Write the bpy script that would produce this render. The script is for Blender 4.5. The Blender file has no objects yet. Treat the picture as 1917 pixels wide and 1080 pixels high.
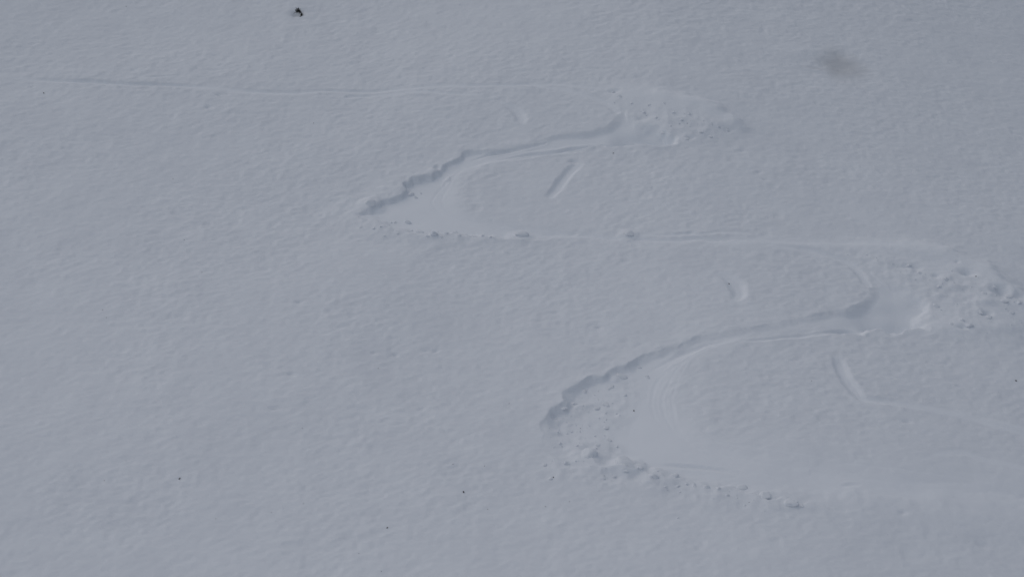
import bpy, bmesh, math, random
import numpy as np
from mathutils import Vector, Matrix

sc = bpy.context.scene
COL = sc.collection
R = math.radians

# ------------------------------------------------------------------ camera
BETA = R(25.0)            # tilt of the snow slope
PITCH = R(-10.0)          # the camera looks a little down, across to the slope
DIST = 52.0               # metres from the camera to the slope in the middle of the view
HFOV = R(31.0)
CAM = np.array([0.0, -DIST * math.cos(PITCH), -DIST * math.sin(PITCH)])
cd = bpy.data.cameras.new('camera')
cam = bpy.data.objects.new('camera', cd)
COL.objects.link(cam)
cam.location = CAM
cam.rotation_euler = (math.pi / 2 + PITCH, 0, 0)
cd.sensor_width = 36.0
cd.angle = HFOV
cd.clip_start = 0.5
cd.clip_end = 3000
sc.camera = cam

# ------------------------------------------------------------------ sky and overcast sun
LDIR = Vector((-0.50, 0.26, 0.83)).normalized()
SUN_EL = math.asin(LDIR.z)
SUN_ROT = math.atan2(LDIR.x, LDIR.y)
w = bpy.data.worlds.new('World')
sc.world = w
w.use_nodes = True
nt = w.node_tree
nt.nodes.clear()
sky = nt.nodes.new('ShaderNodeTexSky')
sky.sky_type = 'NISHITA'
sky.sun_disc = False
sky.sun_elevation = SUN_EL
sky.sun_rotation = SUN_ROT
sky.air_density = 1.0
sky.dust_density = 2.7
sky.ozone_density = 1.0
bg = nt.nodes.new('ShaderNodeBackground')
bg.inputs['Strength'].default_value = 0.07
wo = nt.nodes.new('ShaderNodeOutputWorld')
nt.links.new(sky.outputs[0], bg.inputs[0])
nt.links.new(bg.outputs[0], wo.inputs[0])
sl = bpy.data.lights.new('sun', 'SUN')
sl.energy = 1.4
sl.angle = R(160)
sl.color = (0.945, 0.975, 1.0)
sun = bpy.data.objects.new('sun', sl)
COL.objects.link(sun)
sun.location = (-40, 30, 60)
sun.rotation_euler = LDIR.to_track_quat('Z', 'Y').to_euler()

vs = sc.view_settings
vs.view_transform = 'Standard'
vs.look = 'None'
vs.gamma = 1.0
vs.use_curve_mapping = False
vs.exposure = -0.66
sc.cycles.use_denoising = True
sc.cycles.max_bounces = 6
sc.cycles.diffuse_bounces = 4

# ------------------------------------------------------------------ slope coordinates
VDIR = np.array([0.0, math.cos(BETA), math.sin(BETA)])
NDIR = np.array([0.0, -math.sin(BETA), math.cos(BETA)])
FWD = np.array([0.0, math.cos(PITCH), math.sin(PITCH)])
UPV = np.array([0.0, -math.sin(PITCH), math.cos(PITCH)])
PW, PH = 1917.0, 1080.0
TX = math.tan(HFOV / 2)


def smooth(x):
    x = np.clip(x, 0, 1)
    return x * x * (3 - 2 * x)


_lat = {}


def vnoise(u, v, wl, seed):
    """value noise, -1..1, wavelength wl in metres"""
    if seed not in _lat:
        _lat[seed] = np.random.RandomState(seed).uniform(-1, 1, (256, 256))
    L = _lat[seed]
    x = u / wl + seed * 17.31
    y = v / wl + seed * 7.77
    xi = np.floor(x).astype(np.int32)
    yi = np.floor(y).astype(np.int32)
    fx = x - xi
    fy = y - yi
    fx = fx * fx * fx * (fx * (fx * 6 - 15) + 10)
    fy = fy * fy * fy * (fy * (fy * 6 - 15) + 10)
    a = L[xi & 255, yi & 255]
    b = L[(xi + 1) & 255, yi & 255]
    c = L[xi & 255, (yi + 1) & 255]
    d = L[(xi + 1) & 255, (yi + 1) & 255]
    return (a * (1 - fx) + b * fx) * (1 - fy) + (c * (1 - fx) + d * fx) * fy


def und(u, v):
    """broad rolls of the slope (metres along its normal)"""
    u = np.asarray(u, float)
    v = np.asarray(v, float)
    k = np.exp(-((u / 60) ** 2 + (v / 60) ** 2))
    roll = -0.0075 * np.clip(u - 1.0, 0, 40) ** 2 + 0.0040 * np.clip(-4 - u, 0, 40) ** 2
    roll = roll + 0.0034 * np.clip(v + 3, 0, 40) ** 2
    roll = roll - 0.0055 * np.clip(u - 5, 0, 40) * np.clip(v - 4, 0, 40)
    n = 0.16 * vnoise(u, v, 7.5, 3) + 0.06 * vnoise(u + 0.4 * v, v, 3.6, 4)
    return k * (roll + n)


def px2uv(pts):
    """photo pixels -> slope coordinates, on the rolling slope itself"""
    P = np.asarray(pts, float)
    sx = (P[:, 0] - PW / 2) / (PW / 2) * TX
    sy = -(P[:, 1] - PH / 2) / (PW / 2) * TX
    D = FWD[None, :] + sx[:, None] * np.array([1.0, 0, 0])[None, :] + sy[:, None] * UPV[None, :]
    h = np.zeros(len(P))
    for _ in range(6):
        t = (h - CAM @ NDIR) / (D @ NDIR)
        X = CAM[None, :] + D * t[:, None]
        u = X[:, 0]
        v = X @ VDIR
        h = und(u, v)
    return np.stack([u, v], 1)


def catmull(P, n=5, closed=False):
    P = np.asarray(P, float)
    N = len(P)
    out = []
    for i in range(N if closed else N - 1):
        g = (lambda j: P[j % N]) if closed else (lambda j: P[min(max(j, 0), N - 1)])
        p0, p1, p2, p3 = g(i - 1), g(i), g(i + 1), g(i + 2)
        for k in range(n):
            t = k / n
            out.append(0.5 * (2 * p1 + (p2 - p0) * t + (2 * p0 - 5 * p1 + 4 * p2 - p3) * t * t
                              + (3 * p1 - p0 - 3 * p2 + p3) * t ** 3))
    if not closed:
        out.append(P[-1])
    return np.array(out)


# ------------------------------------------------------------------ the height grid
U0, U1, V0, V1 = -20.6, 20.6, -14.6, 25.4
DU, DV = 0.032, 0.043
gu = np.arange(U0, U1, DU)
gv = np.arange(V0, V1, DV)
NU, NV = len(gu), len(gv)
UU, VV = np.meshgrid(gu, gv)           # [v, u]
FEAT = np.zeros((NV, NU))              # pressed-in and piled-up snow
CALM = np.zeros((NV, NU))              # 1 = smoothed by the skis; also tinted paler as painted light
RUFF = np.zeros((NV, NU))              # 1 = broken, lumpy snow
TRACK = np.zeros((NV, NU))             # 1 = belongs to the ski track
IMPR = np.zeros((NV, NU), np.int32)    # short imprints, numbered
THIN = np.zeros((NV, NU))              # thin snow over dark ground


def window(P, m):
    i0 = int(np.clip((P[:, 0].min() - m - U0) / DU, 0, NU - 1))
    i1 = int(np.clip((P[:, 0].max() + m - U0) / DU, 1, NU))
    j0 = int(np.clip((P[:, 1].min() - m - V0) / DV, 0, NV - 1))
    j1 = int(np.clip((P[:, 1].max() + m - V0) / DV, 1, NV))
    return slice(j0, j1), slice(i0, i1)


def seg_field(u, v, Q, A, closed):
    """distance to a polyline, attributes at its nearest point, signed side, inside test"""
    sh = u.shape
    u = u.ravel()
    v = v.ravel()
    best = np.full(u.shape, 1e9)
    att = np.zeros((u.size, A.shape[1]))
    side = np.zeros(u.shape)
    ins = np.zeros(u.shape, bool)
    n = len(Q)
    for i in range(n if closed else n - 1):
        a = Q[i]
        b = Q[(i + 1) % n]
        d = b - a
        L2 = d @ d + 1e-12
        t = np.clip(((u - a[0]) * d[0] + (v - a[1]) * d[1]) / L2, 0, 1)
        dx = u - a[0] - t * d[0]
        dy = v - a[1] - t * d[1]
        dd = dx * dx + dy * dy
        m = dd < best
        best[m] = dd[m]
        att[m] = A[i] + t[m, None] * (A[(i + 1) % n] - A[i])
        side[m] = np.sign(d[0] * dy[m] - d[1] * dx[m])
        if closed:
            c = ((a[1] > v) != (b[1] > v))
            if abs(d[1]) > 1e-12:
                ins ^= c & (u < (d[0] * (v - a[1]) / d[1] + a[0]))
    return (np.sqrt(best).reshape(sh), att.reshape(sh + (A.shape[1],)),
            side.reshape(sh), ins.reshape(sh))


def idw(u, v, ctrl):
    C = px2uv([c[:2] for c in ctrl])
    num = np.zeros(u.shape)
    den = np.zeros(u.shape)
    for (cu, cv), c in zip(C, ctrl):
        wgt = 1.0 / (((u - cu) ** 2 + (v - cv) ** 2) + 0.12) ** 1.7
        num += wgt * c[2]
        den += wgt
    return num / den


def warp(u, v, amp, seed):
    a = vnoise(u, v, 0.55, seed) * amp + vnoise(u, v, 0.2, seed + 1) * amp * 0.45
    b = vnoise(u, v, 0.55, seed + 2) * amp + vnoise(u, v, 0.2, seed + 3) * amp * 0.45
    return u + a, v + b


def trench(poly, ctrl, seed, rag=0.06, track=True, n=5, dscale=0.49, sk=1.0):
    """poly: (x, y, wall softness m, lip height m, raggedness 0..1) round the pressed area"""
    Pp = np.array([p[:2] for p in poly], float)
    At = np.array([p[2:5] for p in poly], float)
    C = catmull(np.concatenate([Pp, At * 100], 1), n, True)
    Q = px2uv(C[:, :2])
    A = C[:, 2:] / 100
    win = window(Q, 1.0)
    u, v = UU[win], VV[win]
    _, a0, _, _ = seg_field(u[::6, ::6], v[::6, ::6], Q[::2], A[::2], True)
    rg = np.kron(a0[..., 2], np.ones((6, 6)))[:u.shape[0], :u.shape[1]]
    wu, wv = warp(u, v, rag, seed)
    wu = u + (wu - u) * rg
    wv = v + (wv - v) * rg
    d, att, _, ins = seg_field(wu, wv, Q, A, True)
    soft = np.maximum(att[..., 0] * sk, 0.05)
    lip = att[..., 1]
    s = np.where(ins, smooth(d / soft), 0)
    dep = idw(u, v, ctrl) * dscale
    FEAT[win] += -dep * s
    out = np.where(ins, 0, 1)
    ln = 0.7 + 0.5 * vnoise(u, v, 0.6, seed + 9)
    FEAT[win] += out * lip * ln * np.exp(-(d / 0.38) ** 2) * smooth(d / 0.03 + 0.4)
    CALM[win] = np.maximum(CALM[win], s * smooth(dep / .09))
    if track:
        TRACK[win] = np.maximum(TRACK[win], ins & (dep * s > 0.012))
    return win


def groove(pts, seed, rag=0.02, imprint=0, track=False):
    """pts: (x, y, half width m, depth m, berm m)"""
    P = np.array(pts, float)
    C = catmull(np.concatenate([P[:, :2], P[:, 2:] * 100], 1), 6)
    Q = px2uv(C[:, :2])
    A = C[:, 2:] / 100
    win = window(Q, 1.0)
    u, v = UU[win], VV[win]
    wu, wv = warp(u, v, rag, seed)
    d, att, side, _ = seg_field(wu, wv, Q, A, False)
    hw = np.maximum(att[..., 0], 0.02)
    x = d / hw
    prof = 1 - smooth((x - 0.25) / 0.75)
    FEAT[win] += -att[..., 1] * prof + att[..., 2] * np.exp(-((x - 1.5) / 0.5) ** 2)
    CALM[win] = np.maximum(CALM[win], prof * 0.8)
    m = (x < 0.95) & (att[..., 1] > 0.012)
    if imprint:
        IMPR[win] = np.where(m, imprint, IMPR[win])
    if track:
        TRACK[win] = np.maximum(TRACK[win], m)


def mound(poly, h, soft, seed, ruff=0.0, calm=0.0, ctrl=None, rag=0.12):
    Q = px2uv(catmull(poly, 5, True))
    win = window(Q, 1.2)
    u, v = UU[win], VV[win]
    wu, wv = warp(u, v, rag, seed)
    d, _, _, ins = seg_field(wu, wv, Q, np.zeros((len(Q), 1)), True)
    s = smooth(0.5 + 0.5 * np.where(ins, d, -d) / soft)
    hh = idw(u, v, ctrl) if ctrl else h
    FEAT[win] += hh * s
    RUFF[win] = np.maximum(RUFF[win], ruff * s)
    CALM[win] = np.maximum(CALM[win], calm * s)


def dimple(x, y, ru, rv, h, seed, rot=0.0, sharp=2.0):
    c = px2uv([(x, y)])[0]
    P = np.array([[c[0] - ru * 3, c[1] - rv * 3], [c[0] + ru * 3, c[1] + rv * 3]])
    win = window(P, 0.1)
    u, v = warp(UU[win], VV[win], min(ru, rv) * 0.35, seed)
    du, dv = u - c[0], v - c[1]
    a = du * math.cos(rot) + dv * math.sin(rot)
    b = -du * math.sin(rot) + dv * math.cos(rot)
    r = np.sqrt((a / ru) ** 2 + (b / rv) ** 2)
    FEAT[win] += h * np.exp(-r ** sharp)


# ---- the upper run: thin entry line from the far left
groove([(30, 149, .10, .005, 0), (70, 150, .12, .03, .0), (160, 153, .13, .065, .002), (260, 157, .13, .07, .002),
        (330, 160, .12, .045, .002), (400, 165, .12, .02, .002), (440, 169, .13, .03, .002), (500, 172, .13, .035, .002),
        (560, 173, .12, .03, .002), (620, 171, .09, .015, .002), (690, 172, .11, .035, .002), (740, 168, .11, .03, .002),
        (800, 163, .12, .03, .002), (860, 161, .11, .02, .002), (930, 160, .10, .025, .002), (1000, 158, .1, .016, .002),
        (1060, 160, .1, .018, .002), (1130, 167, .1, .02, .002)], 11, track=True)
groove([(262, 146, .05, .0, 0), (290, 144, .07, .03, 0), (330, 142, .05, .0, 0)], 15)
groove([(385, 132, .05, .0, 0), (402, 131, .06, .03, 0), (422, 131, .05, .0, 0)], 16)
groove([(650, 182, .08, .01, 0), (720, 178, .1, .02, .01), (780, 172, .1, .02, .01), (850, 176, .08, .02, .01), (900, 178, .08, .0, 0)], 17)

# ---- first right-hand bend: spray fan, then the trench swinging back left into the first left-hand bend
mound([(1120, 166), (1180, 160), (1250, 176), (1310, 190), (1345, 206), (1392, 238), (1360, 254), (1310, 264),
       (1275, 262), (1245, 238), (1195, 208), (1150, 188)], 0.12, 0.40, 21, ruff=0.08,
      ctrl=[(1120, 170, .02), (1180, 168, .04), (1190, 190, .06), (1250, 178, .15), (1250, 205, .09), (1300, 190, .25), (1300, 222, .10), (1340, 206, .30), (1335, 230, .14), (1382, 236, .24),
            (1350, 250, .07), (1290, 256, .06), (1262, 245, .06), (1200, 205, .04)], calm=.7)
mound([(1130, 172), (1165, 185), (1215, 203), (1290, 210), (1370, 240), (1310, 262), (1262, 258), (1225, 232), (1180, 208)],
      0.0, 0.4, 22, ruff=0.75)
trench([(1264, 256, .3, .03, 1.4), (1240, 240, .3, .03, 1), (1205, 226, .5, .02, 1), (1180, 205, .6, .0, 1), (1160, 198, .5, .0, .4),
        (1157, 212, .32, .0, .2), (1148, 227, .28, .02, .2), (1128, 239, .26, .02, .2), (1090, 248, .22, .02, .2), (1040, 254, .16, .02, .3),
        (1000, 268, .24, .03, .4), (955, 277, .18, .03, .5), (920, 281, .14, .03, .6), (875, 284, .12, .04, 1), (850, 299, .12, .05, 1.8),
        (815, 318, .11, .05, 2.2), (782, 335, .11, .06, 2.2), (755, 341, .08, .05, 1.6), (757, 356, .07, .06, 1.0), (738, 368, .08, .06, 1.2),
        (712, 372, .09, .05, 1.2), (700, 384, .1, .04, 1.6), (676, 398, .2, .02, 2), (664, 408, .2, .02, 1.5),
        (690, 418, .35, .02, 1.5), (740, 430, .3, .04, 1.5), (790, 440, .25, .06, 1.6), (850, 444, .22, .06, 1.6),
        (910, 448, .25, .05, 1.4), (980, 447, .3, .05, 1), (1060, 452, .55, .0, .8), (1140, 457, .65, .0, .8), (1220, 459, .65, .0, .8),
        (1320, 461, .7, .0, .8), (1420, 462, .65, .0, .4), (1540, 467, .65, .0, .4), (1640, 474, .6, .0, .4), (1730, 484, .5, .0, .4), (1740, 468, .4, .0, .4), (1670, 454, .35, .0, .4),
        (1600, 448, .25, .0, .4), (1520, 442, .7, .0, .4), (1420, 437, .6, .0, .8), (1330, 436, .3, .0, .8), (1260, 438, .3, .0, .8),
        (1190, 440, .3, .01, .8), (1110, 434, .35, .0, .4), (1050, 426, .4, .0, .4), (990, 416, .6, .0, .4), (935, 404, .7, .0, .4),
        (893, 391, .75, .0, .4), (874, 368, .75, .0, .4), (872, 345, .7, .0, .4), (885, 325, .5, .0, .4), (925, 306, .2, .01, .5),
        (990, 296, .2, .01, .5), (1060, 288, .2, .01, .7), (1120, 276, .22, .02, .8), (1180, 272, .22, .03, 1), (1220, 274, .2, .03, 1), (1250, 272, .14, .04, 1)],
       [(1254, 262, .65), (1225, 268, .95), (1185, 266, .75), (1225, 248, .42), (1190, 240, .17), (1165, 215, .10), (1130, 255, .20), (1060, 262, .15), (1060, 282, .09),
        (1000, 280, .13), (940, 284, .15), (940, 300, .06), (880, 292, .20), (850, 305, .24), (800, 332, .24), (760, 355, .28), (730, 375, .31),
        (700, 392, .24), (680, 404, .15), (870, 320, .10), (820, 350, .20), (880, 350, .07), (860, 385, .12), (800, 400, .18),
        (740, 412, .19), (790, 434, .15), (860, 438, .14), (930, 420, .12), (980, 436, .14), (1000, 422, .09), (1060, 440, .14),
        (1150, 446, .14), (1250, 445, .14), (1340, 444, .14), (1440, 450, .09), (1600, 457, .06), (1720, 474, .03)], 31, rag=.10)
# ridges and second ski line inside the band
groove([(1262, 268, .10, .05, .02), (1230, 270, .14, .07, .03), (1195, 265, .12, .06, .03), (1160, 262, .10, .0, 0)], 41, track=True)
groove([(1130, 268, .06, .02, .02), (1080, 276, .10, .06, .03), (1040, 284, .10, .05, .03), (985, 289, .08, .04, .02), (930, 300, .06, .0, 0)], 42, track=True)
groove([(1020, 268, .05, .02, .02), (960, 281, .07, .04, .02), (915, 288, .06, .04, .02), (880, 298, .05, .0, 0)], 43)
groove([(1090, 283, .05, .0, .0), (1030, 289, .07, .04, .02), (975, 297, .06, .04, .01), (935, 302, .05, .0, 0)], 44)
groove([(1180, 442, .07, .01, .0), (1240, 440, .09, .03, .0), (1290, 437, .09, .05, .01), (1310, 438, .06, .02, .01), (1340, 435, .08, .03, .01),
        (1400, 436, .06, .01, 0)], 45, track=True)

groove([(1000, 160, .1, .0, 0), (1060, 169, .14, .025, .01), (1100, 180, .16, .04, .01), (1135, 193, .18, .05, .01), (1154, 208, .18, .05, .0)], 46, track=True)
groove([(1440, 462, .1, .0, 0), (1510, 468, .14, .025, .01), (1560, 482, .16, .04, .01), (1600, 502, .18, .05, .01), (1624, 532, .18, .05, .0)], 47, track=True)
# broken snow below the first left-hand bend
mound([(664, 405), (720, 408), (790, 425), (860, 436), (930, 446), (900, 458), (820, 460), (740, 446), (680, 432), (650, 418)],
      0.03, 0.25, 51, ruff=0.7)
mound([(640, 408), (700, 425), (760, 445), (720, 452), (660, 436)], 0.015, 0.3, 52, ruff=0.35)

# slabs of snow standing at the lip of the first left-hand bend
mound([(690, 356), (720, 344), (752, 338), (760, 350), (752, 360), (715, 368)], 0.03, 0.22, 53, rag=.06)
mound([(672, 382), (690, 372), (708, 374), (712, 388), (690, 392)], 0.08, 0.14, 54, rag=.08)
mound([(765, 330), (800, 318), (845, 300), (850, 308), (805, 328), (770, 340)], 0.04, 0.18, 55, rag=.1)

# ---- second right-hand bend and the large second left-hand bend
mound([(1540, 470), (1640, 450), (1740, 458), (1810, 484), (1868, 512), (1905, 548), (1990, 590), (1990, 640), (1900, 632), (1800, 628),
       (1745, 618), (1770, 575), (1730, 545), (1670, 512), (1600, 486)], 0.1, 0.45, 61, ruff=0.12, calm=.5,
      ctrl=[(1560, 470, .02), (1640, 455, .04), (1660, 480, .10), (1740, 462, .12), (1740, 500, .10), (1800, 485, .24), (1800, 530, .17), (1860, 515, .32), (1860, 560, .22), (1900, 550, .32), (1980, 600, .24),
            (1900, 610, .16), (1800, 615, .12), (1765, 590, .04), (1740, 545, .06), (1680, 510, .06)])
mound([(1580, 474), (1650, 474), (1720, 500), (1790, 508), (1860, 545), (1940, 570), (1960, 630), (1820, 624), (1765, 600), (1735, 552), (1650, 510)],
      0.0, 0.5, 62, ruff=0.85)
trench([(1530, 470, .5, .0, .4), (1585, 494, .4, .0, .3), (1612, 515, .3, .0, .2), (1626, 535, .24, .01, .2), (1627, 550, .22, .02, .2),
        (1615, 565, .20, .02, .3), (1590, 578, .18, .03, .3), (1545, 586, .17, .03, .3), (1500, 596, .18, .03, .4), (1440, 607, .18, .03, .4),
        (1380, 618, .17, .03, .4), (1320, 627, .17, .03, .4), (1280, 640, .18, .04, .5), (1235, 658, .19, .04, .6), (1200, 668, .20, .05, .8),
        (1165, 687, .19, .05, 1), (1130, 704, .16, .05, 1.2), (1085, 722, .18, .05, 1.3), (1052, 744, .20, .05, 1.4), (1030, 762, .26, .03, 1.6),
        (1022, 785, .45, .02, 1.8), (1016, 815, .7, .01, 1.8), (1036, 846, .8, .01, 1.8), (1090, 866, .6, .03, 1.8), (1150, 880, .3, .07, 1.6),
        (1220, 890, .3, .06, 1.6), (1290, 903, .3, .06, 1.5), (1380, 920, .3, .06, 1.4), (1470, 942, .45, .04, 1.4), (1580, 958, .7, .02, 1.4),
        (1720, 972, .9, .0, 1.4), (1860, 978, 1.0, .0, 1.4), (2010, 980, 1.0, .0, 1), (2010, 900, .9, 0, .6), (1900, 884, .9, 0, .6),
        (1760, 862, .9, .0, .6), (1600, 842, .9, .0, .6), (1500, 828, .9, 0, .5), (1410, 810, .8, .0, .3), (1345, 788, .85, .0, .3),
        (1310, 762, .8, .0, .3), (1295, 735, .75, .0, .3), (1295, 708, .75, .0, .3), (1312, 680, .7, .0, .3), (1350, 655, .45, .0, .3),
        (1400, 641, .2, .01, .5), (1470, 634, .14, .02, .5), (1540, 624, .14, .02, .6), (1600, 622, .2, .02, 1), (1670, 620, .25, .02, 1.3),
        (1720, 615, .3, .02, 1.3), (1748, 602, .6, .01, 1.8), (1762, 578, .7, .0, 1.8), (1740, 560, .35, .02, 1), (1700, 535, .5, .0, 1),
        (1650, 505, .6, .0, 1), (1600, 482, .6, .0, .6)],
       [(1744, 592, .50), (1728, 606, 1.0), (1725, 575, .50), (1690, 555, .26), (1690, 610, 1.35), (1690, 585, .75), (1640, 613, 1.15), (1650, 585, .60), (1640, 530, .09), (1600, 505, .04), (1640, 560, .20),
        (1600, 614, .32), (1560, 596, .17), (1540, 615, .09), (1470, 607, .15), (1480, 622, .06), (1400, 620, .15), (1410, 634, .05), (1330, 633, .17),
        (1260, 655, .24), (1350, 650, .07), (1280, 675, .17), (1200, 685, .26), (1150, 705, .29), (1100, 730, .34), (1055, 762, .46),
        (1042, 800, .50), (1060, 835, .26), (1200, 720, .24), (1300, 730, .08), (1260, 730, .16), (1240, 800, .22), (1150, 790, .28),
        (1130, 850, .24), (1320, 790, .12), (1340, 850, .18), (1250, 880, .20), (1420, 830, .10), (1440, 920, .16), (1560, 860, .18),
        (1600, 930, .22), (1800, 900, .20), (1900, 950, .20)], 71, rag=.15, dscale=.35, sk=1.3)
groove([(1612, 624, .10, .05, .02), (1590, 617, .16, .10, .0), (1560, 619, .14, .08, .0), (1520, 625, .11, .06, .0), (1470, 631, .09, .05, .0),
        (1420, 636, .07, .04, .01), (1390, 640, .05, .0, 0)], 73, track=True)
groove([(1385, 637, .06, .0, .0), (1330, 643, .09, .02, .0), (1280, 660, .10, .025, .01), (1240, 680, .08, .015, .0), (1210, 695, .06, .0, 0)], 74)
groove([(1235, 866, .06, .0, .0), (1270, 869, .07, .045, .01), (1310, 872, .07, .045, .01), (1350, 877, .07, .03, .01), (1390, 887, .06, .0, 0)], 75)
groove([(1575, 909, .06, .0, .0), (1590, 907, .07, .03, .01), (1612, 906, .06, .0, 0)], 76)
groove([(1690, 900, .08, .0, .0), (1760, 902, .12, .010, .0), (1830, 905, .08, .0, 0)], 77)

# faint ski scratches along the pressed floors
for k, (off, dep_) in enumerate([(-24, .003), (-5, .006), (17, .004)]):
    groove([(1400 - off, 627 + off * .25, .05, .0, 0), (1310 - off * .4, 655 + off * .5, .05, dep_, 0), (1256 - off, 700 + off * .2, .05, dep_, .004), (1236 - off, 750, .05, dep_, .004),
            (1262 - off * .8, 806 - off * .5, .05, dep_, 0), (1350 - off * .3, 842 - off, .05, dep_, .004), (1480, 868 - off * 1.2, .05, dep_ * .8, 0), (1660, 895 - off * 1.2, .05, dep_ * .6, 0),
            (1860, 920 - off, .05, 0, 0)], 140 + k, rag=.03)
for k, (off, dep_) in enumerate([(-9, .003), (4, .006)]):
    groove([(960, 286 + off * .2, .05, .0, 0), (880, 306 + off * .5, .05, dep_, 0), (832 - off, 345, .05, dep_, .004), (815 - off * 1.5, 380, .05, dep_, .004),
            (860 - off, 408 - off * .6, .05, dep_, 0), (960, 428 - off * .7, .05, dep_, .004), (1100, 442 - off * .3, .05, dep_ * .8, 0), (1250, 446, .05, 0, 0)], 150 + k, rag=.03)
# banked snow, its colour lightened as if lit, on the traverse between the bends and along the lowest exit
mound([(1360, 447), (1450, 447), (1560, 450), (1680, 455), (1770, 470), (1760, 488), (1660, 474), (1540, 466), (1440, 461), (1360, 458)],
      0.0, 0.3, 78, calm=.7, rag=.06, ctrl=[(1360, 450, .01), (1450, 448, .02), (1450, 460, .04), (1560, 450, .02), (1560, 465, .07), (1680, 456, .03), (1680, 474, .09), (1765, 480, .08)])
mound([(1400, 822), (1600, 846), (1800, 868), (2010, 886), (2010, 990), (1850, 980), (1680, 962), (1520, 936), (1400, 900), (1330, 860)],
      0.0, 1.1, 79, calm=.6, rag=.10, ctrl=[(1400, 825, .0), (1600, 848, .0), (1800, 870, .0), (2000, 890, .0), (1500, 880, .03), (1700, 900, .05), (1900, 920, .05),
                                              (1450, 915, .05), (1600, 940, .09), (1750, 960, .10), (1900, 972, .10), (2000, 978, .10)])
# churned snow inside and below the second left-hand bend
mound([(1035, 770), (1075, 742), (1150, 706), (1190, 710), (1170, 760), (1150, 820), (1160, 860), (1060, 845), (1025, 815)], 0.0, 0.35, 81, ruff=1.0)
mound([(1040, 850), (1090, 852), (1180, 862), (1260, 886), (1340, 905), (1480, 930), (1510, 950), (1420, 950), (1250, 930), (1120, 910), (1030, 885)],
      0.03, 0.3, 82, ruff=0.8)
mound([(1020, 890), (1150, 915), (1300, 940), (1500, 965), (1700, 985), (1900, 1000), (1930, 1040), (1700, 1020), (1400, 985), (1150, 950), (1030, 925)],
      0.01, 0.5, 83, ruff=0.25)
mound([(1080, 846), (1110, 842), (1124, 852), (1112, 866), (1082, 864)], 0.03, 0.2, 84, rag=.08)
mound([(1140, 862), (1165, 854), (1195, 862), (1204, 880), (1170, 888), (1142, 880)], 0.09, 0.2, 85, ruff=1, rag=.1)
mound([(1205, 892), (1240, 882), (1265, 892), (1240, 906), (1210, 906)], 0.06, 0.2, 86, ruff=.8, rag=.1)
mound([(950, 440), (975, 434), (995, 442), (990, 452), (955, 452)], 0.06, 0.16, 87, rag=.08)
mound([(1160, 438), (1178, 433), (1192, 438), (1188, 446), (1164, 446)], 0.06, 0.12, 88, rag=.06)

# hollows in the second spray fan
dimple(1808, 520, .22, .12, -.16, 91)
dimple(1711, 505, .20, .10, -.08, 92)
dimple(1752, 522, .12, .07, -.07, 93)
dimple(1791, 500, .06, .05, -.06, 94)
dimple(1875, 555, .26, .20, -.18, 95, .3)
dimple(1905, 565, .20, .14, -.14, 96)
dimple(1845, 593, .14, .10, -.12, 97)
dimple(1803, 617, .12, .07, -.10, 98)
dimple(1760, 556, .14, .10, .08, 99)
dimple(1845, 575, .2, .12, .08, 100)
dimple(1292, 260, .12, .08, -.08, 101)
dimple(1365, 246, .12, .08, -.07, 102)
dimple(1150, 172, .18, .08, -.09, 103)
dimple(1197, 223, .12, .10, -.05, 104)

# ---- single imprints between the bends
groove([(1084, 306, .20, .03, .0), (1074, 314, .22, .06, .0), (1053, 338, .22, .085, .0), (1037, 358, .21, .07, .0), (1031, 366, .18, .04, 0)], 111, imprint=1)
dimple(1075, 302, .14, .08, -.08, 112)
groove([(938, 192, .10, .02, 0), (958, 200, .22, .06, .01), (972, 212, .26, .08, .01), (978, 226, .20, .04, 0)], 113, imprint=2)
groove([(1345, 510, .16, .03, 0), (1364, 520, .27, .07, .01), (1381, 536, .32, .085, .0), (1383, 550, .27, .08, .0), (1378, 558, .2, .03, 0)], 114, imprint=3)
groove([(1566, 668, .18, .02, 0), (1573, 684, .26, .075, .0), (1583, 706, .24, .06, .0), (1600, 728, .24, .06, .0), (1615, 744, .20, .05, .0),
        (1640, 750, .16, .018, 0), (1720, 762, .2, .010, .0), (1820, 782, .2, .008, .0), (1930, 806, .18, .0, 0)], 115, imprint=4)
groove([(1800, 772, .1, .0, 0), (1850, 792, .2, .015, .0), (1930, 815, .12, .02, 0)], 116)
groove([(1730, 860, .1, .0, 0), (1790, 845, .2, .012, .0), (1850, 862, .2, .012, .0), (1930, 880, .2, .008, 0)], 117)

# ---- thin snow over something dark at the upper right, and a ridge beside it
mound([(1460, 100), (1500, 88), (1540, 92), (1545, 104), (1500, 108)], 0.06, 0.5, 121, ruff=.1, calm=.5)
dimple(1570, 122, .8, .9, -.08, 122)
c0 = px2uv([(1573, 122)])[0]
wu_, wv_ = warp(UU, VV, .16, 123)
rr = np.sqrt(((wu_ - c0[0]) / 1.0) ** 2 + ((wv_ - c0[1]) / 1.3) ** 2)
THIN[:] = (1 - smooth((rr - .1) / 1.05)) * (0.85 + 0.15 * vnoise(UU, VV, .3, 124))
c1 = px2uv([(1530, 128)])[0]
rr = np.sqrt(((UU - c1[0]) / .75) ** 2 + ((VV - c1[1]) / .16) ** 2)
THIN[:] = np.maximum(THIN, 0.5 * (1 - smooth(rr)))
# small pit round the twig at the top
dimple(557, 27, .22, .16, -.12, 126)
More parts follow.
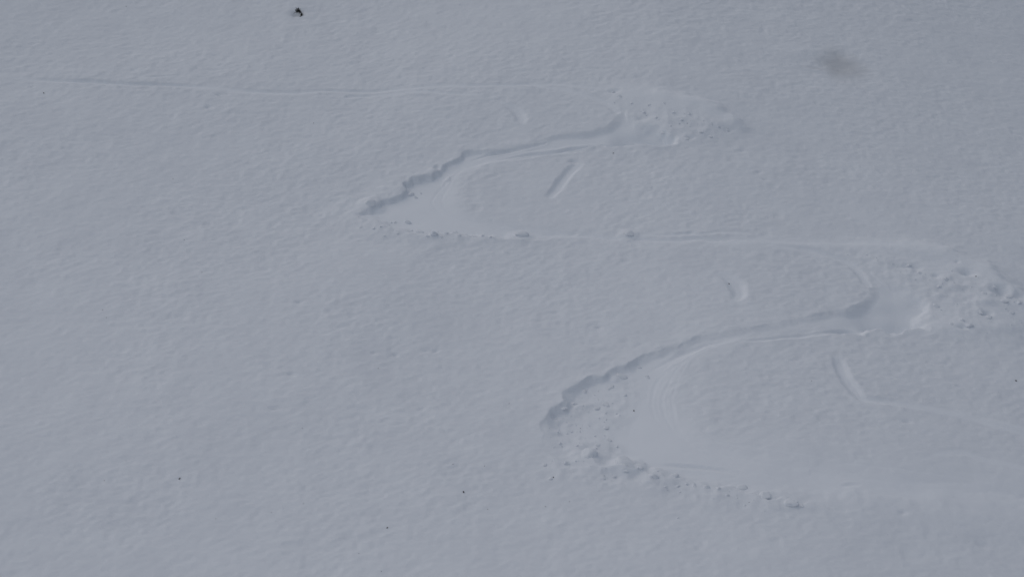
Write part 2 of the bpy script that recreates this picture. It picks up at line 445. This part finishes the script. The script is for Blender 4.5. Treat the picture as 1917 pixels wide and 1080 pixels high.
# small hollows in the right-hand field
for i, (x, y, s) in enumerate([(1433, 336, .12), (1388, 283, .1), (1420, 322, .1), (1222, 352, .06), (1840, 1020, .16), (1040, 585, .09),
                               (800, 656, .12), (740, 663, .1), (560, 565, .1), (515, 765, .14), (545, 700, .12), (790, 766, .10), (815, 656, .08),
                               (1120, 612, .08), (1700, 790, .12), (1690, 960, .1), (410, 178, .08), (60, 163, .07), (390, 201, .1), (700, 660, .09)]):
    dimple(x, y, s, s * .6, -.05, 130 + i)

# ---- natural grain of the snow surface
rng = np.random.RandomState(5)
calm = np.clip(CALM, 0, 1)
nat = (0.014 * vnoise(UU, VV, 1.7, 201) + 0.008 * vnoise(UU + .3 * VV, VV, 0.62, 202)
       + 0.006 * vnoise(UU / 1.3, VV, 0.30, 203) + 0.0095 * vnoise(UU / 1.5, VV, 0.15, 204) + 0.008 * vnoise(UU / 1.5, VV, 0.085, 205))
pit = vnoise(UU, VV, 0.36, 206) * vnoise(UU, VV, .9, 207)
nat -= 0.030 * np.clip(pit - .28, 0, 1)
nat2 = 0.020 * vnoise(UU, VV, 1.5, 208) + 0.006 * vnoise(UU, VV, .5, 209) + 0.0015 * vnoise(UU, VV, .12, 210)
lump = (0.095 * (0.45 - np.abs(vnoise(UU, VV, .55, 211))) + 0.036 * (0.45 - np.abs(vnoise(UU, VV, .25, 212)))
        + 0.018 * vnoise(UU, VV, .14, 213))
ruff = np.clip(RUFF, 0, 1) * (0.35 + 0.65 * smooth(0.5 + 1.3 * vnoise(UU, VV, 0.9, 214)))
cw = calm * (1 - ruff)
H = und(UU, VV) + FEAT + nat * (1 - cw) * (1 - .6 * THIN) * (0.8 + 0.45 * smooth(0.5 + 0.9 * vnoise(UU, VV, 2.6, 215) + 0.4 * vnoise(UU, VV, 1.1, 216))) + nat2 * cw + 0.7 * lump * ruff
# settle: one light blur pass so nothing is razor sharp
K = np.array([.12, .76, .12])
for ax in (0, 1):
    Hp = np.pad(H, ((1, 1), (0, 0)) if ax == 0 else ((0, 0), (1, 1)), mode='edge')
    H = (K[0] * Hp[:-2] + K[1] * H + K[2] * Hp[2:]) if ax == 0 else (K[0] * Hp[:, :-2] + K[1] * H + K[2] * Hp[:, 2:])


def height(u, v):
    x = np.clip((u - U0) / DU, 0, NU - 1.01)
    y = np.clip((v - V0) / DV, 0, NV - 1.01)
    i, j = int(x), int(y)
    fx, fy = x - i, y - j
    return ((H[j, i] * (1 - fx) + H[j, i + 1] * fx) * (1 - fy) + (H[j + 1, i] * (1 - fx) + H[j + 1, i + 1] * fx) * fy)


def world(u, v, h):
    return Vector((u, v * VDIR[1] + h * NDIR[1], v * VDIR[2] + h * NDIR[2]))


def at(x, y, lift=0.0):
    u, v = px2uv([(x, y)])[0]
    return world(u, v, height(u, v) + lift)


# ------------------------------------------------------------------ materials
def nodes(name):
    m = bpy.data.materials.new(name)
    m.use_nodes = True
    n = m.node_tree
    return m, n, n.nodes['Principled BSDF']


def snow_material(name, bump=0.25):
    m, n, p = nodes(name)
    p.inputs['Roughness'].default_value = 0.75
    p.inputs['Specular IOR Level'].default_value = 0.2
    tc = n.nodes.new('ShaderNodeTexCoord')
    n1 = n.nodes.new('ShaderNodeTexNoise')
    n1.inputs['Scale'].default_value = 0.9
    n1.inputs['Detail'].default_value = 5
    r1 = n.nodes.new('ShaderNodeValToRGB')
    r1.color_ramp.elements[0].position = 0.3
    r1.color_ramp.elements[0].color = (0.80, 0.82, 0.85, 1)
    r1.color_ramp.elements[1].position = 0.7
    r1.color_ramp.elements[1].color = (0.84, 0.86, 0.885, 1)
    n.links.new(tc.outputs['Object'], n1.inputs['Vector'])
    n.links.new(n1.outputs['Fac'], r1.inputs['Fac'])
    at_ = n.nodes.new('ShaderNodeAttribute')
    at_.attribute_name = 'thin'
    mx = n.nodes.new('ShaderNodeMix')
    mx.data_type = 'RGBA'
    mx.inputs['B'].default_value = (0.61, 0.62, 0.635, 1)
    n.links.new(at_.outputs['Fac'], mx.inputs['Factor'])
    pa = n.nodes.new('ShaderNodeAttribute')
    pa.attribute_name = 'pressed'
    mp = n.nodes.new('ShaderNodeMix')
    mp.data_type = 'RGBA'
    mp.inputs['B'].default_value = (0.875, 0.895, 0.92, 1)  # paler tint paints in the light that flatter, smooth snow catches
    n.links.new(pa.outputs['Fac'], mp.inputs['Factor'])
    n.links.new(r1.outputs['Color'], mp.inputs['A'])
    n.links.new(mp.outputs['Result'], mx.inputs['A'])
    n.links.new(mx.outputs['Result'], p.inputs['Base Color'])
    n2 = n.nodes.new('ShaderNodeTexNoise')
    n2.inputs['Scale'].default_value = 14
    n2.inputs['Detail'].default_value = 6
    n2.inputs['Roughness'].default_value = 0.65
    n.links.new(tc.outputs['Object'], n2.inputs['Vector'])
    b = n.nodes.new('ShaderNodeBump')
    b.inputs['Strength'].default_value = bump
    b.inputs['Distance'].default_value = 0.02
    n.links.new(n2.outputs['Fac'], b.inputs['Height'])
    n.links.new(b.outputs['Normal'], p.inputs['Normal'])
    return m


def plain(name, c1, c2, scale=30, rough=0.8):
    m, n, p = nodes(name)
    p.inputs['Roughness'].default_value = rough
    tc = n.nodes.new('ShaderNodeTexCoord')
    t = n.nodes.new('ShaderNodeTexNoise')
    t.inputs['Scale'].default_value = scale
    r = n.nodes.new('ShaderNodeValToRGB')
    r.color_ramp.elements[0].color = (*c1, 1)
    r.color_ramp.elements[1].color = (*c2, 1)
    n.links.new(tc.outputs['Object'], t.inputs['Vector'])
    n.links.new(t.outputs['Fac'], r.inputs['Fac'])
    n.links.new(r.outputs['Color'], p.inputs['Base Color'])
    return m


M_SNOW = snow_material('snow', 0.25)
M_TRACK = snow_material('pressed_snow', 0.15)
M_CLOD = snow_material('broken_snow', 0.3)
M_BARK = plain('dark_bark', (0.012, 0.010, 0.009), (0.035, 0.028, 0.022))
M_LEAF = plain('dark_needles', (0.008, 0.011, 0.010), (0.020, 0.026, 0.020))

# ------------------------------------------------------------------ slope mesh (fine where seen, coarse beyond)
def grow(start, sign, first, limit):
    out = []
    x, s = start, first
    while abs(x - start) < limit:
        x += sign * s
        out.append(x)
        s *= 1.22
    return out


eu0 = grow(gu[0], -1, 0.06, 260)[::-1]
eu1 = grow(gu[-1], 1, 0.06, 260)
ev0 = grow(gv[0], -1, 0.08, 130)[::-1]
ev1 = grow(gv[-1], 1, 0.08, 260)
au = np.concatenate([eu0, gu, eu1])
av = np.concatenate([ev0, gv, ev1])
AU, AV = np.meshgrid(au, av)
HH = np.zeros(AU.shape)
outer = und(AU, AV) + 0.5 * vnoise(AU, AV, 24, 301) * smooth((np.maximum(np.abs(AU) - 21, np.abs(AV) - 23)) / 25)
HH[:] = outer
j0, i0 = len(ev0), len(eu0)
HH[j0:j0 + NV, i0:i0 + NU] = H
for k in range(1, 25):            # fade the surface detail out into the coarse border
    f = 1 - smooth(k / 24.0)
    if j0 - k >= 0:
        HH[j0 - k, i0:i0 + NU] += (H[0] - und(gu, gv[0])) * f
    if j0 + NV - 1 + k < len(av):
        HH[j0 + NV - 1 + k, i0:i0 + NU] += (H[-1] - und(gu, gv[-1])) * f
    if i0 - k >= 0:
        HH[j0:j0 + NV, i0 - k] += (H[:, 0] - und(gu[0], gv)) * f
    if i0 + NU - 1 + k < len(au):
        HH[j0:j0 + NV, i0 + NU - 1 + k] += (H[:, -1] - und(gu[-1], gv)) * f
X = AU
Y = AV * VDIR[1] + HH * NDIR[1]
Z = AV * VDIR[2] + HH * NDIR[2]
# the near side: the snow drops into a gully and climbs to where the photographer stands
near = CAM[2] - 1.65 - 0.72 * (Y - CAM[1])
near = np.where(Y < CAM[1], CAM[2] - 1.65 - 0.10 * (CAM[1] - Y), near)
kk = 1.5
Z = np.where(Y < -13.5, np.maximum(Z, near) + 0.0, Z)
VERT = np.stack([X, Y, Z], -1)
nv_, nu_ = X.shape
# vertex normals of the whole sheet, so that its pieces join without a seam
dU = np.gradient(VERT, axis=1)
dV = np.gradient(VERT, axis=0)
NRM = np.cross(dU, dV)
NRM /= np.linalg.norm(NRM, axis=2, keepdims=True)
thin_full = np.zeros((nv_, nu_))
thin_full[j0:j0 + NV, i0:i0 + NU] = THIN
smooth_lit = np.zeros((nv_, nu_))
smooth_lit[j0:j0 + NV, i0:i0 + NU] = cw

lab = np.zeros((nv_ - 1, nu_ - 1), np.int32)
fl = np.where(TRACK[:-1, :-1] > 0.5, 10, 0)
fl = np.where((IMPR[:-1, :-1] > 0) & (fl == 0), IMPR[:-1, :-1], fl)
lab[j0:j0 + NV - 1, i0:i0 + NU - 1] = fl
idx = np.arange(nv_ * nu_).reshape(nv_, nu_)
QUAD = np.stack([idx[:-1, :-1], idx[:-1, 1:], idx[1:, 1:], idx[1:, :-1]], -1)


def sheet(name, code, mat, label):
    q = QUAD[lab == code].reshape(-1, 4)
    used, inv = np.unique(q, return_inverse=True)
    inv = inv.reshape(-1)
    me = bpy.data.meshes.new(name)
    co = VERT.reshape(-1, 3)[used]
    me.vertices.add(len(used))
    me.vertices.foreach_set('co', co.astype(np.float32).ravel())
    me.loops.add(len(inv))
    me.loops.foreach_set('vertex_index', inv.astype(np.int32))
    me.polygons.add(len(q))
    me.polygons.foreach_set('loop_start', np.arange(0, len(inv), 4, dtype=np.int32))
    me.polygons.foreach_set('loop_total', np.full(len(q), 4, np.int32))
    me.polygons.foreach_set('use_smooth', np.ones(len(q), bool))
    me.update(calc_edges=True)
    a = me.attributes.new('thin', 'FLOAT', 'POINT')
    a.data.foreach_set('value', thin_full.ravel()[used].astype(np.float32))
    a = me.attributes.new('pressed', 'FLOAT', 'POINT')  # smooth-snow mask that carries the painted light
    a.data.foreach_set('value', smooth_lit.ravel()[used].astype(np.float32))
    me.normals_split_custom_set_from_vertices(NRM.reshape(-1, 3)[used].astype(np.float32))
    me.materials.append(mat)
    o = bpy.data.objects.new(name, me)
    COL.objects.link(o)
    o['kind'] = 'structure'
    o['label'] = label
    return o


sheet('snow_slope', 0, M_SNOW, 'broad untouched grey-white snow slope with a finely rippled surface')
sheet('ski_track', 10, M_TRACK, 'pressed winding ski track swinging down the snow slope')
IMPL = {1: 'short deep straight slot pressed into the snow inside the upper left bend',
        2: 'faint short curved dent in the snow inside the upper right bend',
        3: 'short curved dent with a speck in it inside the lower right bend',
        4: 'short curved dent trailing a faint line, inside the lower left bend'}
for k, t in IMPL.items():
    sheet('ski_imprint', k, M_SNOW, t)

# ------------------------------------------------------------------ clods of snow
random.seed(3)


def clod_mesh(seed, sub=3):
    bm = bmesh.new()
    bmesh.ops.create_icosphere(bm, subdivisions=sub, radius=1.0)
    P = np.array([v.co for v in bm.verts])
    off = np.random.RandomState(seed).uniform(0, 50, 3)
    r = np.ones(len(P))
    for wl, am in ((1.1, .38), (.55, .17), (.27, .07)):
        r += am * (vnoise(P[:, 0] + off[0] + P[:, 2] * .7, P[:, 1] + off[1], wl, 401)
                   + vnoise(P[:, 1] + off[2], P[:, 2] + off[0] - P[:, 0] * .5, wl, 402)) * .7
    # a few flat broken faces
    rs = np.random.RandomState(seed + 99)
    Pn = P * r[:, None]
    for _ in range(4):
        nrm = rs.normal(size=3)
        nrm /= np.linalg.norm(nrm)
        lim = rs.uniform(.55, .8)
        over = np.clip(Pn @ nrm - lim, 0, None)
        Pn -= over[:, None] * nrm * .85
    for v, p in zip(bm.verts, Pn):
        v.co = p
    for f in bm.faces:
        f.smooth = True
    me = bpy.data.meshes.new('snow_clod')
    bm.to_mesh(me)
    bm.free()
    me.materials.append(M_CLOD)
    return me


CLODS = [clod_mesh(s) for s in range(8)]
SLOPE_Q = Matrix.Rotation(BETA, 4, 'X')
nclod = [0]


def clod(x, y, w_px, asp, label, group, sink=.25):
    u, v = px2uv([(x, y)])[0]
    p = world(u, v, height(u, v))
    d = (p - Vector(CAM)).length
    size = w_px / PW * 2 * TX * d * .5
    o = bpy.data.objects.new('snow_clod', CLODS[nclod[0] % len(CLODS)])
    nclod[0] += 1
    COL.objects.link(o)
    sz = size * asp * .8
    o.location = world(u, v, height(u, v) + sz * .05)
    o.rotation_mode = 'QUATERNION'
    o.rotation_quaternion = (SLOPE_Q @ Matrix.Rotation(random.uniform(-.5, .5), 4, 'Z')).to_quaternion()
    o.scale = (size, size * random.uniform(.7, .95), sz)
    o['label'] = label
    o['category'] = 'snow clod'
    if group:
        o['group'] = group
    return o


clod(692, 384, 26, .6, 'big rounded snow clod slumped at the tip of the upper left bend', None)
clod(768, 358, 15, .6, 'smooth snow clod fallen below the cracked lip of the upper left bend', None)
clod(778, 363, 9, .6, 'small snow lump beside the clod under the cracked lip', None)
clod(787, 356, 6, .7, 'tiny snow ball rolled out below the cracked lip of the upper left bend', None)
clod(810, 443, 16, 1.0, 'pointed snow clod standing up in the debris under the upper left bend', None)
clod(850, 434, 17, .65, 'wedge-shaped snow clod in the debris under the upper left bend', None)
clod(785, 432, 15, .6, 'rounded snow clod next to the pointed one under the upper left bend', None)
clod(978, 441, 26, .5, 'low snow heap at the edge of the smooth floor of the upper left bend', None)
for x, y, s in [(739, 413, 7), (732, 414, 5), (763, 411, 14), (700, 432, 9), (712, 429, 6), (675, 427, 8), (873, 440, 7), (890, 445, 8),
                (903, 447, 8), (918, 449, 7), (800, 447, 8), (826, 448, 9), (835, 441, 7), (745, 440, 6), (720, 444, 6), (860, 446, 7)]:
    clod(x, y, s, .65, 'small snow lump scattered in the debris under the upper left bend', 'small lumps under the upper left bend')
clod(1176, 440, 22, .45, 'low snow lump beside the narrow groove between the two left bends', None)
clod(1103, 855, 34, .55, 'smooth rounded snow clod at the head of the debris below the lower left bend', None)
clod(1170, 872, 40, .5, 'largest crumbling snow clod in the debris below the lower left bend', None)
clod(1222, 899, 22, .55, 'rounded snow clod beside the crumbling one below the lower left bend', None)
clod(1261, 893, 15, .6, 'small angular snow clod downhill of the crumbling one', None)
clod(1431, 929, 27, .6, 'blocky snow clod with a shaded face, upper of an isolated pair', None)
clod(1481, 946, 25, .6, 'blocky snow clod with a shaded face, lower of an isolated pair', None)
clod(1390, 912, 22, .45, 'flat snow clod uphill of the isolated pair of blocky clods', None)
for x, y, s in [(1322, 915, 15), (1344, 919, 10), (1300, 911, 9), (1285, 909, 8), (1268, 911, 8), (1150, 892, 9), (1172, 888, 9),
                (1200, 884, 9), (1058, 868, 12), (1030, 897, 10), (1130, 896, 7), (1245, 915, 8), (1360, 930, 8), (1020, 870, 10), (1500, 950, 8),
                (1120, 830, 9), (1048, 827, 9), (1080, 832, 7)]:
    clod(x, y, s, .6, 'small snow lump scattered in the debris below the lower left bend', 'small lumps below the lower left bend')
for x, y, s, l in [(1213, 661 + 40, 8, None), (1197, 683, 9, None), (1210, 699, 8, None), (1145, 716, 12, None), (1135, 750, 14, None), (1120, 757, 13, None),
                   (1140, 722, 9, None), (1170, 735, 8, None), (1095, 725, 10, None), (1075, 748, 12, None), (1055, 762, 12, None), (1135, 794, 13, None),
                   (1140, 818, 10, None), (1165, 700, 22, None)]:
    clod(x, y, s, .5, 'small snow lump on the churned floor of the lower left bend', 'lumps on the floor of the lower left bend')
for x, y, s in [(1768, 530, 12), (1757, 540, 10), (1752, 572, 12), (1800, 605, 10), (1812, 614, 14), (1850, 600, 14), (1878, 575, 14), (1888, 568, 14),
                (1860, 548, 12), (1905, 580, 12), (1835, 590, 10), (1720, 515, 10), (1700, 500, 9), (1780, 610, 9), (1840, 560, 9), (1893, 595, 11)]:
    clod(x, y, s, .6, 'snow lump thrown into the spray fan of the lower right bend', 'lumps in the lower spray fan')
for x, y, s in [(1228, 224, 8), (1260, 216, 8), (1243, 198, 6), (1290, 220, 8), (1275, 230, 7), (1285, 262, 10), (1312, 252, 8), (1360, 246, 9), (1345, 243, 7),
                (1182, 196, 7), (1160, 182, 8), (1148, 172, 9), (1205, 212, 7), (1240, 246, 9), (1330, 258, 7), (1216, 200, 7), (1255, 240, 7)]:
    clod(x, y, s, .6, 'snow lump thrown into the spray fan of the upper right bend', 'lumps in the upper spray fan')

# ------------------------------------------------------------------ crumbs: far too many to count
def crumbs():
    bm = bmesh.new()
    bmesh.ops.create_icosphere(bm, subdivisions=1, radius=1.0)
    base = np.array([v.co for v in bm.verts])
    faces = np.array([[v.index for v in f.verts] for f in bm.faces])
    bm.free()
    rs = np.random.RandomState(8)
    w_ = (RUFF ** 2).ravel()
    w_ /= w_.sum()
    pick = rs.choice(w_.size, 350, p=w_)
    V_, F_ = [], []
    for n_, k in enumerate(pick):
        j, i = divmod(int(k), NU)
        u, v = gu[i] + rs.uniform(-.02, .02), gv[j] + rs.uniform(-.02, .02)
        s = .010 + .022 * rs.rand() ** 3
        p = base * (s * rs.uniform(.65, 1.2, (len(base), 1))) * np.array([1.1, 1.0, .8])
        c = np.array(world(u, v, height(u, v) + s * .1))
        V_.append(p + c)
        F_.append(faces + n_ * len(base))
    me = bpy.data.meshes.new('snow_crumbs')
    me.from_pydata(np.concatenate(V_).tolist(), [], np.concatenate(F_).tolist())
    me.polygons.foreach_set('use_smooth', np.ones(len(me.polygons), bool))
    me.materials.append(M_CLOD)
    o = bpy.data.objects.new('snow_crumbs', me)
    COL.objects.link(o)
    o['kind'] = 'stuff'
    o['label'] = 'fine snow crumbs scattered over the broken edges of the ski track'
    o['category'] = 'snow crumbs'


crumbs()

# ------------------------------------------------------------------ twig tip poking out of the snow
def tube(bm, pts, radii, seg=7):
    rings = []
    for k, p in enumerate(pts):
        p = Vector(p)
        a = Vector(pts[max(k - 1, 0)])
        b = Vector(pts[min(k + 1, len(pts) - 1)])
        t = (b - a).normalized()
        s = t.cross(Vector((0.3, 0.9, 0.2))).normalized()
        q = t.cross(s)
        rings.append([bm.verts.new(p + (s * math.cos(i * 2 * math.pi / seg) + q * math.sin(i * 2 * math.pi / seg)) * radii[k]) for i in range(seg)])
    for r0, r1 in zip(rings, rings[1:]):
        for i in range(seg):
            bm.faces.new((r0[i], r0[(i + 1) % seg], r1[(i + 1) % seg], r1[i]))
    bm.faces.new(rings[0][::-1])
    bm.faces.new(rings[-1])


def obj(name, bm, mat, parent=None):
    me = bpy.data.meshes.new(name)
    bmesh.ops.recalc_face_normals(bm, faces=bm.faces)
    bm.to_mesh(me)
    bm.free()
    me.materials.append(mat)
    o = bpy.data.objects.new(name, me)
    COL.objects.link(o)
    o.parent = parent
    return o


def leaves(bm, c, rad, n, rs):
    for _ in range(n):
        d = Vector(rs.normal(size=3)).normalized()
        p = Vector(c) + d * rad * rs.uniform(.1, .8)
        a = d.cross(Vector(rs.normal(size=3))).normalized()
        L, W = rad * rs.uniform(.5, .9), rad * rs.uniform(.12, .22)
        q = d.cross(a)
        v = [bm.verts.new(p - a * W), bm.verts.new(p + d * L * .5 + q * W * .5), bm.verts.new(p + a * W), bm.verts.new(p + d * L)]
        bm.faces.new((v[0], v[1], v[3]))
        bm.faces.new((v[1], v[2], v[3]))


tp = at(564, 28, -0.02)
twig = bpy.data.objects.new('shrub_twig', None)
COL.objects.link(twig)
twig.location = tp
twig['label'] = 'small dark shrub twig poking out of the snow high on the slope'
twig['category'] = 'twig'
rs = np.random.RandomState(2)
bm = bmesh.new()
tube(bm, [(-.10, -.04, -.06), (-.03, -.03, .0), (.02, -.01, .05), (.0, 0, .11), (-.05, .0, .17), (-.08, .0, .25), (-.09, 0, .31)],
     [.014, .018, .022, .022, .020, .012, .005])
obj('stem', bm, M_BARK, twig)
bm = bmesh.new()
tube(bm, [(-.06, 0, .19), (-.14, -.01, .17), (-.22, -.02, .13), (-.28, -.02, .09)], [.012, .008, .006, .003])
obj('side_twig', bm, M_BARK, twig)
for c, rad, n in [((-.13, 0, .22), .085, 130), ((-.05, 0, .16), .06, 70), ((.015, -.01, .045), .055, 70)]:
    bm = bmesh.new()
    leaves(bm, c, rad, n, rs)
    obj('leaf_cluster', bm, M_LEAF, twig)

# ------------------------------------------------------------------ bits of bark blown onto the snow
def chip_mesh(seed):
    rs = np.random.RandomState(seed)
    bm = bmesh.new()
    bmesh.ops.create_icosphere(bm, subdivisions=2, radius=1)
    for v in bm.verts:
        v.co = Vector((v.co.x * 1.25, v.co.y * .7, v.co.z * .45)) * (1 + .5 * (rs.rand() - .5))
        v.co.z += .25 * v.co.x ** 2
    me = bpy.data.meshes.new('bark_fragment')
    bm.to_mesh(me)
    bm.free()
    me.materials.append(M_BARK)
    return me


CHIPS = [chip_mesh(s) for s in (1, 2, 3)]
SPECKS = [(868, 921, 4.6, 'curled dark bark fragment on open snow uphill of nothing but smooth slope, largest of the specks'),
          (336, 895, 4.2, 'dark bark fragment lying alone on the smooth lower slope'),
          (725, 987, 3.6, 'thin dark bark fragment low on the smooth slope'),
          (1187, 763, 3.6, 'dark bark fragment on the pressed floor of the lower left bend'),
          (1036, 894, 3.0, 'dark bark fragment beside the debris below the lower left bend'),
          (1365, 528, 3.2, 'dark bark fragment inside the short curved dent of the lower right bend'),
          (1642, 606, 3.2, 'dark bark fragment on the pit floor of the lower right bend'),
          (1902, 713, 4.0, 'flat dark bark fragment on the smooth slope below the lower spray fan'),
          (1825, 528, 3.0, 'dark bark fragment beside a hollow in the lower spray fan'),
          (1148, 289, 2.6, 'dark bark fragment just below the pit of the upper right bend'),
          (82, 175, 3.0, 'dark bark fragment under the thin entry line of the track')]
TINY = [(192, 579), (199, 594), (345, 450), (378, 511), (568, 943), (508, 959), (913, 953), (708, 690), (195, 898), (404, 971), (714, 1069),
        (236, 12), (587, 230), (1087, 794), (1131, 892), (1021, 948), (1066, 939), (1402, 943), (848, 869), (1519, 713), (324, 336), (953, 755),
        (566, 801), (672, 1036), (907, 873)]


def chip(i, x, y, s, label, group=None):
    u, v = px2uv([(x, y)])[0]
    d = (world(u, v, 0) - Vector(CAM)).length
    r = s / PW * 2 * TX * d * .5
    o = bpy.data.objects.new('bark_fragment', CHIPS[i % 3])
    COL.objects.link(o)
    o.location = world(u, v, height(u, v) + r * .3)
    o.rotation_mode = 'QUATERNION'
    o.rotation_quaternion = (SLOPE_Q @ Matrix.Rotation(random.uniform(0, 3.1), 4, 'Z') @ Matrix.Rotation(random.uniform(-.3, .3), 4, 'Y')).to_quaternion()
    o.scale = (r, r, r)
    o['label'] = label
    o['category'] = 'bark'
    if group:
        o['group'] = group


SPECKS[0] = (868, 921, 4.6, 'curled dark bark fragment, largest of the specks on the smooth lower slope')
for i, (x, y, s, l) in enumerate(SPECKS):
    chip(i, x, y, s * .85, l)
for i, (x, y) in enumerate(TINY):
    chip(i, x, y, 1.4, 'tiny bark speck lying on the snow slope', 'tiny bark specks on the snow')
